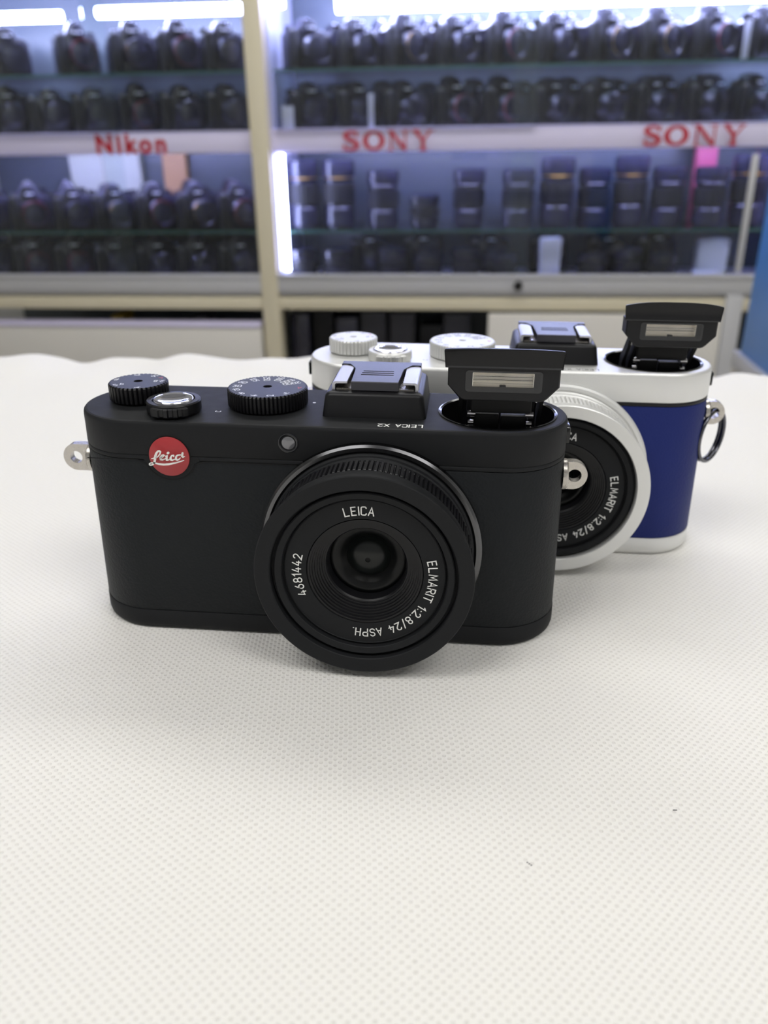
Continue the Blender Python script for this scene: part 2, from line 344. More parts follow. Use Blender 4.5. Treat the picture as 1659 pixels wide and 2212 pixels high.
def make_camera(pal, mtx, label, front):
    R = empty('compact_camera', mtx, label=label, cat='camera')
    P = pal
    MB().loops(loft([(2.2, 0), (.9, .3), (.25, 1.0), (0, 2.0), (0, 5.75), (.12, 5.9), (.5, 5.9)])).build('base_plate', P['plate'], R, label=P.get('l_base'))
    MB().loops(loft([(.6, 5.85), (.16, 6.1), (.1, 6.3), (.1, 48.7), (.2, 48.95), (.6, 49.0)])).build('leather_wrap', P['leather'], R, label=P.get('l_leather'))
    MB().loops(loft([(.6, 48.95), (.14, 49.15), (.08, 49.3), (.08, 50.05), (.2, 50.2), (.6, 50.25)])).build('trim_band', P['band'], R)
    # tongue of the band that dips round the red dot
    bx, bz = -35.4, 50.2
    if front:
        arc = [(bx-7.6, 49.2)]+[(bx-6.9+.35*i, 49.2-.25*i*i*.3) for i in range(1, 2)]+A_(bx, bz, 6.3, 6.0, 195, 345, 24)+[(bx+7.6, 49.2), (bx+7.0, 50.0), (bx-7.0, 50.0)]
        prism_xz(MB(), arc, -HT-.02, -HT+.5).build('badge_tongue', P['band'], R)
        g = MB()
        for path in ([(bx-45.9+bx*0+25, 49.05), (bx-8.4, 49.05), (bx-7.3, 48.6)]+A_(bx, bz, 6.55, 6.2, 200, 340, 26)+[(bx+7.3, 48.6), (bx+8.4, 49.05), (-2.0, 49.05)],):
            stroke(g, path, lambda u, v: (u, -HT-.035, v), .11)
        g.build('badge_seam', M['black_dark'], R, smooth=0)
    # top plate with the flash well cut through
    t = MB()
    ol = loft([(.6, 50.2), (.12, 50.3), (0, 50.55), (0, 57.9), (.12, 58.4), (.45, 58.78), (.95, H)])
    t.loops(ol, cap0=False, cap1=False)
    WX, WY, WA, WB = 44.3, .1, 14.7, 14.0
    hole = [(WX+WA*math.cos(2*PI*i/72), WY+WB*math.sin(2*PI*i/72), H) for i in range(72)]
    outer = ol[-1]
    allp = [Vector(p) for p in outer]+[Vector(p) for p in hole]
    tris = tessellate_polygon([[Vector(p) for p in outer], [Vector(p) for p in hole[::-1]]])
    idx = list(range(len(outer)))+[len(outer)+71-i for i in range(72)]
    t.add([p[:] for p in allp], [tuple(idx[i] for i in tr) for tr in tris])
    t.loops([hole, [(x, y, 50.2) for x, y, z in hole]], False, False)
    t.build('top_plate', P['plate'], R, smooth=35, label=P.get('l_plate'))
    # well: lip, wall, floor and the bits inside
    we = MB()
    def el(a, b, z): return [(WX+a*math.cos(2*PI*i/72), WY+b*math.sin(2*PI*i/72), z) for i in range(72)]
    we.loops([el(WA+.05, WB+.05, H-.3), el(WA+.05, WB+.05, H+.22), el(WA-.3, WB-.3, H+.3), el(WA-.7, WB-.7, H+.05), el(WA-.9, WB-.9, 56), el(WA-1.2, WB-1.2, 51.5)], False, True)
    well = we.build('flash_well', M['black_gloss'], R, smooth=30)
    # flash arms and hinge
    ar = MB()
    for sx in (-1, 1):
        x0 = 44.6+sx*8.6
        for dx in (-1.0, 1.0):
            pts = [(-1.6, 52), (2.2, 52), (1.4, 60), (-7.0, 67.5), (-9.5, 67.2), (-8.6, 65), (-2.2, 58.5)]
            ar.loops([[(x0+dx-.45, y, z) for y, z in pts], [(x0+dx+.45, y, z) for y, z in pts]])
    ar.box(37.4, 51.8, -9.5, -7.5, 61.6, 66.6, .5)
    ar.box(38.5, 44.4, -6.5, -3.4, 55.6, 60.6, .4); ar.box(44.8, 50.8, -6.6, -3.6, 55.8, 60.2, .4)
    ar.build('flash_arm', M['black_dark'], R)
    pn = MB()
    for sx in (-1, 1):
        lathe(pn, 'x', (44.6+sx*6.9, -7.6, 60.9), [(.1, -1), (.75, -.95), (.75, .95), (.1, 1)], 16)
        lathe(pn, 'x', (44.6+sx*7.0, -6.4, 58.2), [(.1, -.7), (.7, -.65), (.7, .65), (.1, .7)], 16)
        pn.box(44.6+sx*8.6-1.4, 44.6+sx*8.6+1.4, -7.2, -6.0, 54.6, 56.8, .4)
        pn.box(44.6+sx*6.6-.5, 44.6+sx*6.6+.5, -9.0, -8.4, 51.6, 52.3)
    pn.build('hinge_pin', M['pin'], R)
    # flash head
    fd = P.get('fdx', 0)
    body = [(31.9, 74.6), (31.9, 70.4), (34.4, 67.6), (35.0, 67.1), (35.8, 66.9), (52.9, 66.9), (53.7, 67.1), (54.4, 67.6), (57.0, 70.4), (57.0, 74.6)]
    hb = MB(); bp_ = [(x+fd, z) for x, z in body]
    shr = [(44.45+fd+(x-44.45-fd)*.975, 70.9+(z-70.9)*(.93 if z < 70.9 else 1)) for x, z in bp_]
    hb.loops([[(x, -17.0, z) for x, z in shr], [(x, -16.7, z) for x, z in bp_], [(x, -10.8, z) for x, z in bp_], [(x, -10.5, z) for x, z in shr]], False, True)
    ho = rrect(35.9+fd, 53.1+fd, 69.0, 73.9, .7)
    V1 = [Vector((x, z, 0)) for x, z in shr]; V2 = [Vector((x, z, 0)) for x, z in ho]; nh = len(ho)
    tr_ = tessellate_polygon([V1, V2[::-1]]); ix = list(range(len(V1)))+[len(V1)+nh-1-i for i in range(nh)]
    hb.add([(v.x, -17.0, v.y) for v in V1+V2], [tuple(ix[i] for i in t3) for t3 in tr_])
    hb.loops([[(x, -17.0, z) for x, z in ho], [(x, -14.0, z) for x, z in ho]], False, True)
    head = hb.build('flash_head', M['black_plastic'], R)
    cp = MB(); L = []
    # oval cap: front face leans out a little, top falls away to the rear
    nn = 24; ax = P.get('arch', 1.0)
    def capring(y, zt, x0, x1, zb, arch):
        pts = [(x0+(x1-x0)*i/nn, y-arch*(1-(2*i/nn-1)**2)*.8, zt+arch*.75*ax*(1-abs(2*i/nn-1)**3)) for i in range(nn+1)]
        return [(x0+.35, y, zb), ]+pts+[(x1-.35, y, zb)]
    for y, zt, e, zb, ar_ in ((-17.15, 78.0, .25, 74.9, .55), (-17.4, 78.35, 0, 74.55, .6), (-17.3, 78.62, .1, 74.5, .6), (-16.7, 78.7, .4, 74.5, .5), (-12, 76.6, 1.2, 73.8, .4), (-8.5, 74.8, 4.5, 73.2, .2)):
        L.append([(x+fd, y_, z) for x, y_, z in capring(y, zt, 30.95+e, 57.75-e, zb, ar_)])
    cp.loops(L); cp.build('flash_brim', M['black_plastic'], head)
    # window frame, trough reflector, tube, cover
    fr = MB()
    o = rrect(35.9+fd, 53.1+fd, 69.0, 73.9, .7); i_ = rrect(37.45+fd, 51.25+fd, 70.1, 73.5, .25)
    fr.loops([[(x, -16.8, z) for x, z in o], [(x, -17.12, z) for x, z in o], [(x, -17.1, z) for x, z in i_], [(x, -14.2, z) for x, z in i_]], False, False)
    for k in range(4):
        for sx, xx in ((-1, 37.2), (1, 51.5)):
            fr.box(xx+sx*.32*k-.05+fd, xx+sx*.32*k+.05+fd, -17.2, -17.1, 69.6, 73.5)
    fr.box(43.6+fd, 45.0+fd, -17.15, -15.2, 70.05, 70.5, .08)
    fr.build('window_frame', M['flash_frame'], head)
    rf = MB(); n = 14
    prof = [(-16.5+2.1*math.sin(PI*j/n), 70.1+3.4*j/n) for j in range(n+1)]
    prof = [(y, z) for y, z in prof]
    rf.loops([[(37.5+fd, y, z) for y, z in prof], [(51.2+fd, y, z) for y, z in prof]], False, False, closed=False)
    rf.box(37.45+fd, 37.6+fd, -16.6, -14.3, 70.1, 73.5); rf.box(51.1+fd, 51.25+fd, -16.6, -14.3, 70.1, 73.5)
    rf.build('reflector', M['reflector'], head, smooth=60)
    tb = MB(); lathe(tb, 'x', (37.6+fd, -15.7, 71.9), [(.45, 0), (.45, 13.5)], 16); 
    lathe(tb, 'x', (37.6+fd, -15.9, 71.35), [(.08, 0), (.08, 13.5)], 8)
    tb.build('flash_tube', M['clear'], head)
    fl = MB()
    for z in (70.95, 72.75): fl.box(37.6+fd, 51.1+fd, -16.62, -16.58, z, z+.05)
    fl.build('fresnel_ridges', M['lamp_glass'], head)
    MB().box(37.45+fd, 51.25+fd, -16.8, -16.7, 70.1, 73.5).build('flash_window', M['clear'], head)

    # hot shoe block
    hs = MB()
    def frus(x0, x1, y0, y1, z, r): return [(x, y, z) for x, y in rrect(x0, x1, y0, y1, r, 4)]
    hs.loops([frus(1.2, 26.8, -8.0, 14.6, H-.05, 1.2), frus(1.9, 26.1, -7.3, 14.4, 64.0, 1.4), frus(2.3, 25.7, -6.9, 14.2, 64.6, 1.4), frus(2.9, 25.1, -6.2, 13.8, 64.9, 1.3)])
    shoe = hs.build('shoe_block', M['black_plastic'], R, smooth=35)
    rl = MB()
    for sx in (-1, 1):
        c = 14.0; xo = c+sx*10.6; xi = c+sx*6.9
        sec = [(xo, 64.9), (xo, 66.3), (xo-sx*.25, 66.8), (xo-sx*.8, 67.05), (xi, 67.05), (xi, 66.55), (xo-sx*1.0, 66.5), (xo-sx*.7, 66.2), (xo-sx*.7, 64.9)]
        Ls = []
        for y, rd in ((-4.6, 0.0), (-4.3, 0), (9.2, 0), (10.6, 1.0), (11.4, 2.2)):
            Ls.append([(xo-sx*min(abs(x-xo), max(3.7-rd, .8)) if abs(x-xo) > 3 else x, y, z-.02*rd) for x, z in sec])
        rl.loops(Ls)
    rl.build('shoe_rail', M['rail_silver'], shoe, smooth=50, label='silver metal rails of the accessory shoe')
    fe = MB(); fe.box(4.4, 23.6, -4.4, 12, 64.9, 65.3); fe.build('shoe_foot', M['steel'], shoe)
    cv = MB()
    plan = [(8.2, -5.4), (19.8, -5.4), (20.2, 5.6), (20.4, 7.6), (21.6, 10.3), (22.2, 11.6), (24.4, 11.6), (24.4, 14.4), (3.6, 14.4), (3.6, 11.6), (5.8, 11.6), (6.4, 10.3), (7.6, 7.6), (7.8, 5.6)]
    cv.loops([[(x, y, 65.1) for x, y in plan], [(x, y, 67.1) for x, y in plan], [(14+(x-14)*.985, y+(.15 if y < 0 else -.1), 67.3) for x, y in plan]])
    cover = cv.build('shoe_cover', M['cover_grey'], shoe, smooth=20)
    gr = MB()
    for k in range(3): gr.box(9.9+.1*k, 18.1-.1*k, 1.0+1.75*k, 1.4+1.75*k, 67.25, 67.36, .04)
    gr.build('cover_grooves', M['black_dark'], cover)  # grooves drawn as raised dark bars, their shade put into the colour

    # dials
    def dial(name, c, r, z0, z1, nt, dep, numerals):
        n = nt*8
        d = MB(); rf = lambda i, a: dep*max(0., math.cos(2*PI*i/8)*1.35-.35)
        lathe(d, 'z', (c[0], c[1], 0), [(r-1.4, z0-.7), (r-1.2, z0), (r-.2, z0+.05, 1), (r, z0+.3, 1), (r, z1-.35, 1), (r-.3, z1, 1), (1.15, z1), (1.1, z1-.6)], n, False, True, rf)
        o = d.build(name, P['dial'], R, smooth=30)
        nm = MB(); rd = MB()
        for s, ang in numerals:
            a = math.radians(ang); dx, dy = -math.cos(a), -math.sin(a); ux, uy = -dy, dx
            st = r*.86
            tgt = rd if s == 'A' else nm
            sz = 1.55 if r > 9 else 1.45
            def f(u, v): return (c[0]+(st-u)*-dx+(v-sz/2)*ux, c[1]+(st-u)*-dy+(v-sz/2)*uy, z1+.02)
            text(tgt, s, sz, f, hw=.46, gap=1.3, centre=False)
        nm.build('dial_numerals', P['ink'], o, smooth=0); rd.build('automatic_mark', M['red_ink'], o, smooth=0)
        return o
    dial('aperture_dial', (-48.6, 2.4), 7.6, 59.3, 63.6, 40, .5, [('A', 36), ('16', 64), ('11', 113), ('8', 173), ('5.6', 224), ('4', 288), ('2.8', 5)])
    dial('shutter_speed_dial', (-14.1, .9), 10.2, 59.2, 63.6, 62, .45, [('2000', 31), ('1000', 52), ('500', 77), ('250', 104), ('125', 130), ('60', 157), ('30', 183), ('15', 207), ('8', 233), ('4', 259), ('2', 287), ('1+', 317), ('A', 356)])
    # power collar with its knurled lever, and the shutter release
    c = (-36, -7.6)
    pc = MB(); lathe(pc, 'z', (c[0], c[1], 0), [(6.0, H-.4), (6.5, 59.3), (6.7, 59.6), (6.7, 61.9), (6.45, 62.25), (5.35, 62.3), (5.2, 62.1), (5.2, 61)], 96, False, False)
    lev = []
    for z, dr in ((59.5, .2), (59.8, 0), (61.5, 0), (61.75, .3)):
        pts = [(c[0]+5.5*math.cos(math.radians(a)), c[1]+5.5*math.sin(math.radians(a)), z) for a in (-48, -116)]
        arc = []
        for k in range(33):
            a = math.radians(-118+72*k/32); rr = 7.75-dr-(.38 if (k//4) % 2 == 0 and 3 < k < 30 else 0)
            arc.append((c[0]+rr*math.cos(a), c[1]+rr*math.sin(a), z))
        lev.append(arc+pts)
    pc.loops(lev)
    col_o = pc.build('power_collar', P['dial'], R, smooth=30)
    bt = MB(); lathe(bt, 'z', (c[0]+.1, c[1]-.3, 0), [(5.0, 61.0), (5.0, 62.15), (4.85, 62.5), (4.6, 62.62), (3.4, 62.3), (2.2, 62.1), (1.0, 62.0), (.02, 61.98)], 72, False, True)
    bt.build('shutter_button', M['mirror'], col_o, smooth=50, label='polished shutter release button')
    # top lettering, index dot
    tx = MB(); text(tx, 'LEICA X2', 1.9, lambda u, v: (20.9-u, -12.0-v, H+.015), hw=.5, gap=1.55)
    dt = MB(); lathe(dt, 'z', (-2.6, 3.4, H), [(.42, .015), (.05, .015)], 14, False, True); dt.build('index_dot', P['ink'], R, smooth=0)
    om = MB(); text(om, 'C', 1.3, lambda u, v: (-24.6-v, -6.4+u, H+.015), hw=.45); om.build('position_mark', P['ink'], R, smooth=0)
    tx.build('top_lettering', P['ink'], R, smooth=0)
    # side slots
    for sx in (-1, 1):
        sl = MB()
        for a0 in (0,):
            sl.box(min(sx*60.4, sx*62.4), max(sx*60.4, sx*62.4), -2.6, 3.6, 52.2, 56.4, .4)
        sl.build('side_latch', M['black_gloss'], R)
    # strap lugs
    for sx, xh, xe in ((-1, 66.3, 66.2), (1, 64.5, 64.1)):
        lg = MB()
        pts = [(61*sx, 39.9), (xe*sx, 39.9)]+[(sx*(xe+3.6*math.cos(math.radians(a))), 43.6+3.7*math.sin(math.radians(a))) for a in range(-80, 81, 10)]+[(xe*sx, 47.3), (61*sx, 47.3)]
        holep = [(sx*xh+1.7*math.cos(2*PI*i/24), 43.6+1.7*math.sin(2*PI*i/24)) for i in range(24)]
        allp = [Vector((x, z, 0)) for x, z in pts]; hp = [Vector((x, z, 0)) for x, z in holep]
        tr = tessellate_polygon([allp, hp[::-1]]); idx = list(range(len(allp)))+[len(allp)+23-i for i in range(24)]
        for y in (-2.3, .1): lg.add([(v.x, y, v.y) for v in allp+hp], [tuple(idx[i] for i in t3) for t3 in tr])
        lg.loops([[(x, -2.3, z) for x, z in pts], [(x, .1, z) for x, z in pts]], False, False)
        lg.loops([[(x, -2.3, z) for x, z in holep], [(x, .1, z) for x, z in holep]], False, False)
        lathe(lg, 'x', (0, -1.1, 43.6), [(3.2, 61*sx), (4.0, 61.4*sx), (4.0, 62.3*sx), (3.6, 62.7*sx), (2.6, 62.8*sx)], 40)
        lg.build('strap_lug', M['steel'], R, smooth=35, label='polished metal strap lug')
    # red dot and focus lamp
    if front:
        bd = MB(); lathe(bd, 'y', (bx, 0, bz), [(5.05, HT-.3), (5.05, HT+.3), (4.9, HT+.42), (.02, HT+.42)], 72, False, True)
        badge = bd.build('logo_badge', M['red'], R, label='red round logo badge with white script lettering')
        rg = MB(); lathe(rg, 'y', (bx, 0, bz), [(5.4, HT+.03), (5.06, HT+.03)], 72, False, False); rg.build('badge_rim', M['black_dark'], R)
        ux, uz, vx, vz = 507/5.05, 75/5.05, -70/5.05, -472/5.05       # tracing frame of the script
        det = ux*vz-vx*uz
        def f(u, v):
            du, dv = u-800, v-772
            return (bx+(du*vz-dv*vx)/det, -HT-.48, bz+(ux*dv-uz*du)/det)
        lt = MB()
        S = [[(520, 720, 14), (570, 690, 14), (610, 640, 18), (625, 592, 20), (597, 566, 19), (560, 570, 24), (522, 612, 30), (498, 680, 33), (490, 760, 31), (478, 830, 28), (440, 872, 20), (390, 884, 14), (354, 866, 14), (354, 842, 14), (390, 828, 14), (450, 832, 16), (510, 850, 18), (600, 880, 22), (720, 903, 24), (850, 910, 24), (1000, 898, 20), (1130, 878, 16), (1215, 860, 11)],
             [(418, 715, 10), (452, 712, 14), (490, 705, 16)],
             [(590, 772, 12), (650, 752, 14), (676, 722, 18), (655, 704, 16), (615, 717, 22), (586, 760, 27), (594, 806, 25), (640, 826, 20), (690, 813, 14), (735, 785, 10)],
             [(782, 663, 31), (794, 663, 31)], [(735, 716, 10), (772, 722, 27), (768, 780, 29), (774, 816, 22), (810, 822, 17), (850, 800, 12)],
             [(958, 733, 21), (950, 708, 15), (908, 712, 19), (880, 756, 26), (886, 803, 26), (928, 826, 19), (985, 808, 12)],
             [(1140, 708, 15), (1100, 704, 17), (1062, 708, 19), (1036, 730, 24), (1028, 765, 26), (1034, 800, 24), (1066, 822, 19), (1100, 812, 17), (1135, 780, 14)], [(1138, 722, 28), (1132, 790, 28), (1158, 817, 19), (1195, 806, 10)]]
        for s_ in S: stroke(lt, s_, f, 20)
        lt.build('script_lettering', M['white_ink'], badge, smooth=0, label='white script lettering on the red badge')
    fl = MB(); lathe(fl, 'y', (-5.7, 0, 54.7), [(2.45, HT-.2), (2.45, HT+.15), (2.25, HT+.22), (1.95, HT+.1), (1.8, HT-.4)], 48, False, False)
    fo = fl.build('focus_lamp', M['flash_frame'], R)
    fg = MB(); lathe(fg, 'y', (-5.7, 0, 54.7), [(1.95, HT-.3), (1.8, HT-.05), (1.2, HT+.1), (.5, HT+.18), (.02, HT+.2)], 40, False, True); fg.build('lamp_lens', M['lamp_glass'], fo)

    # lens, front to back as nested turned parts (offset = distance in front of the body face)
    LXc = LX+P.get('ldx', 0); c = (LXc, -HT, LZ)
    fgm = MB(); lathe(fgm, 'y', c, [(27.2, -.5), (27.6, .2), (27.6, 2.0), (27.05, 2.6), (26.2, 2.65), (25.6, 2.2)], 160, False, False)
    flange = fgm.build('lens_flange', P['flange'], R, smooth=30)
    bar = MB(); lathe(bar, 'y', c, [(25.9, 0), (25.6, 2.8), (25.2, 3.2), (25.2, 4.6), (24.9, 4.9), (24.9, 5.2), (24.3, 5.4), (24.3, 13)], 160, False, False)
    barrel = bar.build('lens_barrel', P['lens'], R, smooth=25)
    kn = MB(); ng = 130; n = ng*6
    rf = lambda i, a: .75 if i % 6 in (0, 1) else (.12 if (i//6) % 3 == 0 else 0)
    lathe(kn, 'y', c, [(24.6, 5.3), (25.15, 5.5, 1), (25.2, 5.8, 1), (25.2, 11.3, 1), (25.1, 11.6, 1), (24.6, 11.8)], n, False, False, rf)
    kn.build('focus_ring', P['knurl'], barrel, smooth=0)
    fr = MB(); lathe(fr, 'y', c, [(24.4, 12.0), (25.1, 12.1), (25.35, 12.5), (25.9, 16.7), (25.85, 17.1), (25.6, 17.3), (22.35, 17.0), (22.15, 16.8), (22.1, 14.5)], 160, False, False)
    fr.build('front_ring', P['lens'], barrel, smooth=25, label=P.get('l_ring'))
    inn = MB(); lathe(inn, 'y', c, [(22.2, 14.6), (21.4, 14.5), (21.35, 15.9), (21.1, 16.1), (19.75, 15.8), (19.6, 15.6), (19.55, 14.2)], 160, False, False)
    inn.build('filter_tube', M['black_ano'], barrel, smooth=25)
    nr = MB(); lathe(nr, 'y', c, [(19.6, 14.2), (19.25, 14.1), (19.2, 14.6), (18.95, 14.75), (18.85, 14.6), (18.7, 14.6), (14.0, 14.1), (13.85, 13.7), (13.75, 13.9)], 160, False, False)
    name = nr.build('name_ring', M['black_ano'], barrel, smooth=12)
    steps = []; r = 13.7; o = 13.9
    for k in range(7):
        steps += [(r, o), (r-.45, o-.02), (r-.47, o-.42)]; r -= .5; o -= .52
    st = MB(); lathe(st, 'y', c, steps+[(9.9, o), (9.6, o-.4), (9.3, o-3)], 128, False, False)
    st.build('stepped_baffle', M['black_plastic'], barrel, smooth=15)
    gd = MB(); lathe(gd, 'y', c, [(9.5, 7.0), (8.8, 7.3), (7.8, 7.2), (6.6, 6.4), (5.6, 5.3), (5.4, 5.2)], 96, False, False); gd.build('outer_glass', M['glass_dark'], barrel, smooth=50)
    g1 = MB(); lathe(g1, 'y', c, [(5.5, 5.2), (4.9, 6.0), (3.8, 6.8), (2.4, 7.3), (1.2, 7.5), (.65, 7.55), (.6, 7.2)], 80, False, False)
    ge = g1.build('glass_element', M['glass_inner'], barrel, smooth=60)
    g2 = MB(); lathe(g2, 'y', c, [(.62, 7.25), (.02, 7.2)], 24, False, True); g2.build('iris_pupil', M['black_dark'], ge)
    # thin front element over it
    nt = MB(); y = -HT-14.62
    def slope(r_): return y+(18.7-r_)*.105
    ring_text(nt, 'LEICA', 2.0, LXc, LZ, -HT-14.52, 15.2, P.get('la', 106.5), 1.0)
    ring_text(nt, 'ELMARIT 1:2.8/24 ASPH.', 2.0, LXc, LZ, -HT-14.52, 15.2, 14.5, 1.02)
    if front: ring_text(nt, '4681442', 2.0, LXc, LZ, -HT-14.52, 15.2, 204, 1.02)
    nt.build('ring_lettering', M['white_ink'], name, smooth=0, label='white engraved lettering')
    return R

BLK = dict(plate=M['black_ano'], leather=M['black_leather'], band=M['black_ano'], dial=M['black_plastic'], ink=M['white_ink'],
           flange=M['chrome_blk'] if 'chrome_blk' in M else mat('black_chrome', (96, 96, 98), .2, 1), lens=M['black_ano'], knurl=M['black_plastic'])
SIL = dict(arch=2.6, ldx=1.2, la=100.5, plate=M['silver_ano'], leather=M['blue_leather'], band=M['black_plastic'], dial=M['silver_lens'], ink=M['grey_ink'],
           flange=M['silver_lens'], lens=M['silver_lens'], knurl=M['silver_lens'], l_leather='blue leather wrap', l_plate='silver metal top plate', l_base='silver metal base plate', l_ring='silver front ring')
make_camera(BLK, Matrix.Translation((0, 0, 0)), 'black compact camera with round red badge and raised flash, in front on white cloth', True)
silver = make_camera(SIL, Matrix.Translation((.0489, .0572, 0)), 'silver compact camera with blue leather and raised flash, standing behind the black one', False)
# split ring through the silver camera's right lug
sr = MB()
for k in range(2):
    n, m_ = 72, 10; cxr, czr, Rr, rr = 64.3, 35.9, 8.2, .62
    L = []
    for i in range(n):
        a = 2*PI*i/n; L.append([])
        for j in range(m_):
            b = 2*PI*j/m_; rad = Rr+rr*math.cos(b); u = rad*math.sin(a); yy = rr*math.sin(b)+(k-.5)*1.25
            th = math.radians(50)
            L[-1].append((cxr+u*math.cos(th)-yy*math.sin(th)+.4, -1.1+u*math.sin(th)+yy*math.cos(th), czr+rad*math.cos(a)))
    L.append(L[0]); sr.loops(L, False, False)
ro = sr.build('split_ring', M['dark_steel'], None, smooth=60, xf=Matrix.Translation((.0489, .0572, 0)),
              label='double steel split ring hanging from the silver camera\'s strap lug', cat='key ring')

# ---------------------------------------------------------------- cloth on the counter
def cloth():
    xs = [-.62+i*.0045 for i in range(int(1.36/.0045))]
    mb = MB(1)
    rnd = random.Random(3)
    ph = [rnd.uniform(0, 6.28) for _ in range(12)]
    def edge(x):
        return .272+.005*math.sin(14*x+ph[0])+.0035*math.sin(43*x+ph[1])+.0018*math.sin(120*x+ph[2])+.0012*math.sin(260*x+ph[3])+.012*math.exp(-((x+.07)/.04)**2)
    rows = []
    ts = [0, .08, .16, .24, .32, .4, .48, .56, .64, .7, .76, .8, .84, .87, .9, .92, .94, .955, .97, .985, 1.0]
    for t in ts:
        rows.append([(x, -.40+(edge(x)+.40)*t, 0.0) for x in xs])
    # roll over the counter's far edge and hang down
    for a in (20, 45, 70, 90):
        r = .006; rows.append([(x, edge(x)+r*math.sin(math.radians(a)), -r*(1-math.cos(math.radians(a)))) for x in xs])
    for d in (.02, .06, .12): rows.append([(x, edge(x)+.006+.003*math.sin(30*x)*d*8, -.006-d) for x in xs])
    out = []
    for ri, r in enumerate(rows):
        o = []
        for x, y, z in r:
            if y > .17 and ri < len(ts):
                k = min(1, (y-.17)/.08); z += k*(.0016*math.sin(60*x+ph[4]+20*y)+.0012*math.sin(140*x+ph[5])+.001*math.sin(35*x+90*y+ph[6]))
            elif ri >= len(ts) and ri < len(ts)+4:
                z += .0016*math.sin(60*x+ph[4]+20*y)+.0012*math.sin(140*x+ph[5])+.001*math.sin(35*x+90*y+ph[6])
            o.append((x, y, z))
        out.append(o)
    mb.loops(out, False, False, closed=False)
    return mb.build('tablecloth', M['cloth'], None, smooth=80, label='white woven cloth with a fine dimpled weave spread over the counter', cat='tablecloth')
cloth()
cb = MB(1).box(-.60, .72, -.385, .254, -.95, -.0045, .003).build('sales_counter', M['counter'], None, label='shop counter hidden under the white woven cloth', cat='counter')
# a few specks of lint
for i, (x, y, L_, a, lb) in enumerate(((.0508, -.0865, .0011, -.7, 'short dark fibre on the cloth, nearest speck to the photographer'), (.0805, -.0705, .0007, .1, 'tiny brown crumb on the cloth to the right of the fibre'),)):
    mb = MB(1); n = 6
    for k in range(3): lathe(mb, 'z', (x+math.cos(a)*L_*k*.4, y+math.sin(a)*L_*k*.4, .00012), [(.00005, -.0001), (.00016, 0), (.00005, .0001)], n)
    mb.build('lint_speck', M['slr'], None, label=lb, cat='lint')

# ---------------------------------------------------------------- room shell
def st(name, x0, x1, y0, y1, z0, z1, m):
    return MB(1).box(x0, x1, y0, y1, z0, z1).build(name, m, None, smooth=0, kind='structure')
st('floor', -2.8, 2.4, -2.2, 2.9, -1.0, -.95, M['floor'])
st('ceiling', -2.8, 2.4, -2.2, 2.9, 1.75, 1.8, M['ceil'])
st('wall_back', -2.8, 2.4, 2.85, 2.9, -.95, 1.75, M['wall'])
st('wall_left', -2.8, -2.75, -2.2, 2.85, -.95, 1.75, M['wall'])
st('wall_right', 2.35, 2.4, -2.2, 2.85, -.95, 1.75, M['wall'])
st('wall_front', -2.75, 2.35, -2.2, -2.15, -.95, 1.75, M['wall'])
def ceiling_light(x, y, lx, ly, lb):
    r = empty('ceiling_light', Matrix.Translation((x, y, 1.75)), label=lb, cat='ceiling light', group='ceiling panel lights')
    MB(1).box(-lx/2-.02, lx/2+.02, -ly/2-.02, ly/2+.02, -.03, 0, .004).build('light_housing', M['white_pan'], r)
    MB(1).box(-lx/2, lx/2, -ly/2, ly/2, -.036, -.030).build('diffuser', M['ceil_light'], r, smooth=0)
ceiling_light(-.45, 1.25, 1.2, .5, 'white ceiling light panel above the aisle on the left')
ceiling_light(.95, 1.25, 1.2, .5, 'white ceiling light panel above the aisle on the right')
ceiling_light(-.85, -.75, 1.2, .6, 'white ceiling light panel above the counter on the left')
ceiling_light(.95, -.85, 1.2, .6, 'white ceiling light panel above the counter on the right')

# ---------------------------------------------------------------- showcase (its own frame, tipped a degree against the counter)
PV = Vector((-.52, 2.17, -.1)); TILT = -.016
BG = Matrix.Translation(PV) @ Matrix.Rotation(TILT, 4, 'Y') @ Matrix.Translation(-PV)
def bgm(x, y, z, rz=0): return BG @ Matrix.Translation((x, y, z)) @ Matrix.Rotation(rz, 4, 'Z')
YF = 2.17; ZF = -.93
left = empty('display_cabinet', BG, label='left bay of the lit glass showcase, with the white fascia reading Nikon', cat='display cabinet')
right = empty('display_cabinet', BG, label='right bay of the lit glass showcase, with the white fascia reading SONY twice', cat='display cabinet')
def B(par, name, m, x0, x1, y0, y1, z0, z1, b=.002, **k):
    return MB(1).box(x0, x1, y0, y1, z0, z1, b).build(name, m, par, **k)
B(left, 'corner_post', M['beige'], -.541, -.492, YF-.02, YF+.04, ZF, 1.0)
B(left, 'corner_post', M['beige'], -1.50, -1.45, YF-.02, YF+.04, ZF, 1.0)
B(right, 'corner_post', M['alu'], .730, .775, YF-.03, YF+.03, ZF, -.292)
fl_ = B(left, 'shelf_fascia', M['white_pl'], -1.45, -.541, YF, YF+.012, .0735, .128)
fr_ = B(right, 'shelf_fascia', M['white_pl'], -.492, .95, YF, YF+.012, .072, .130)
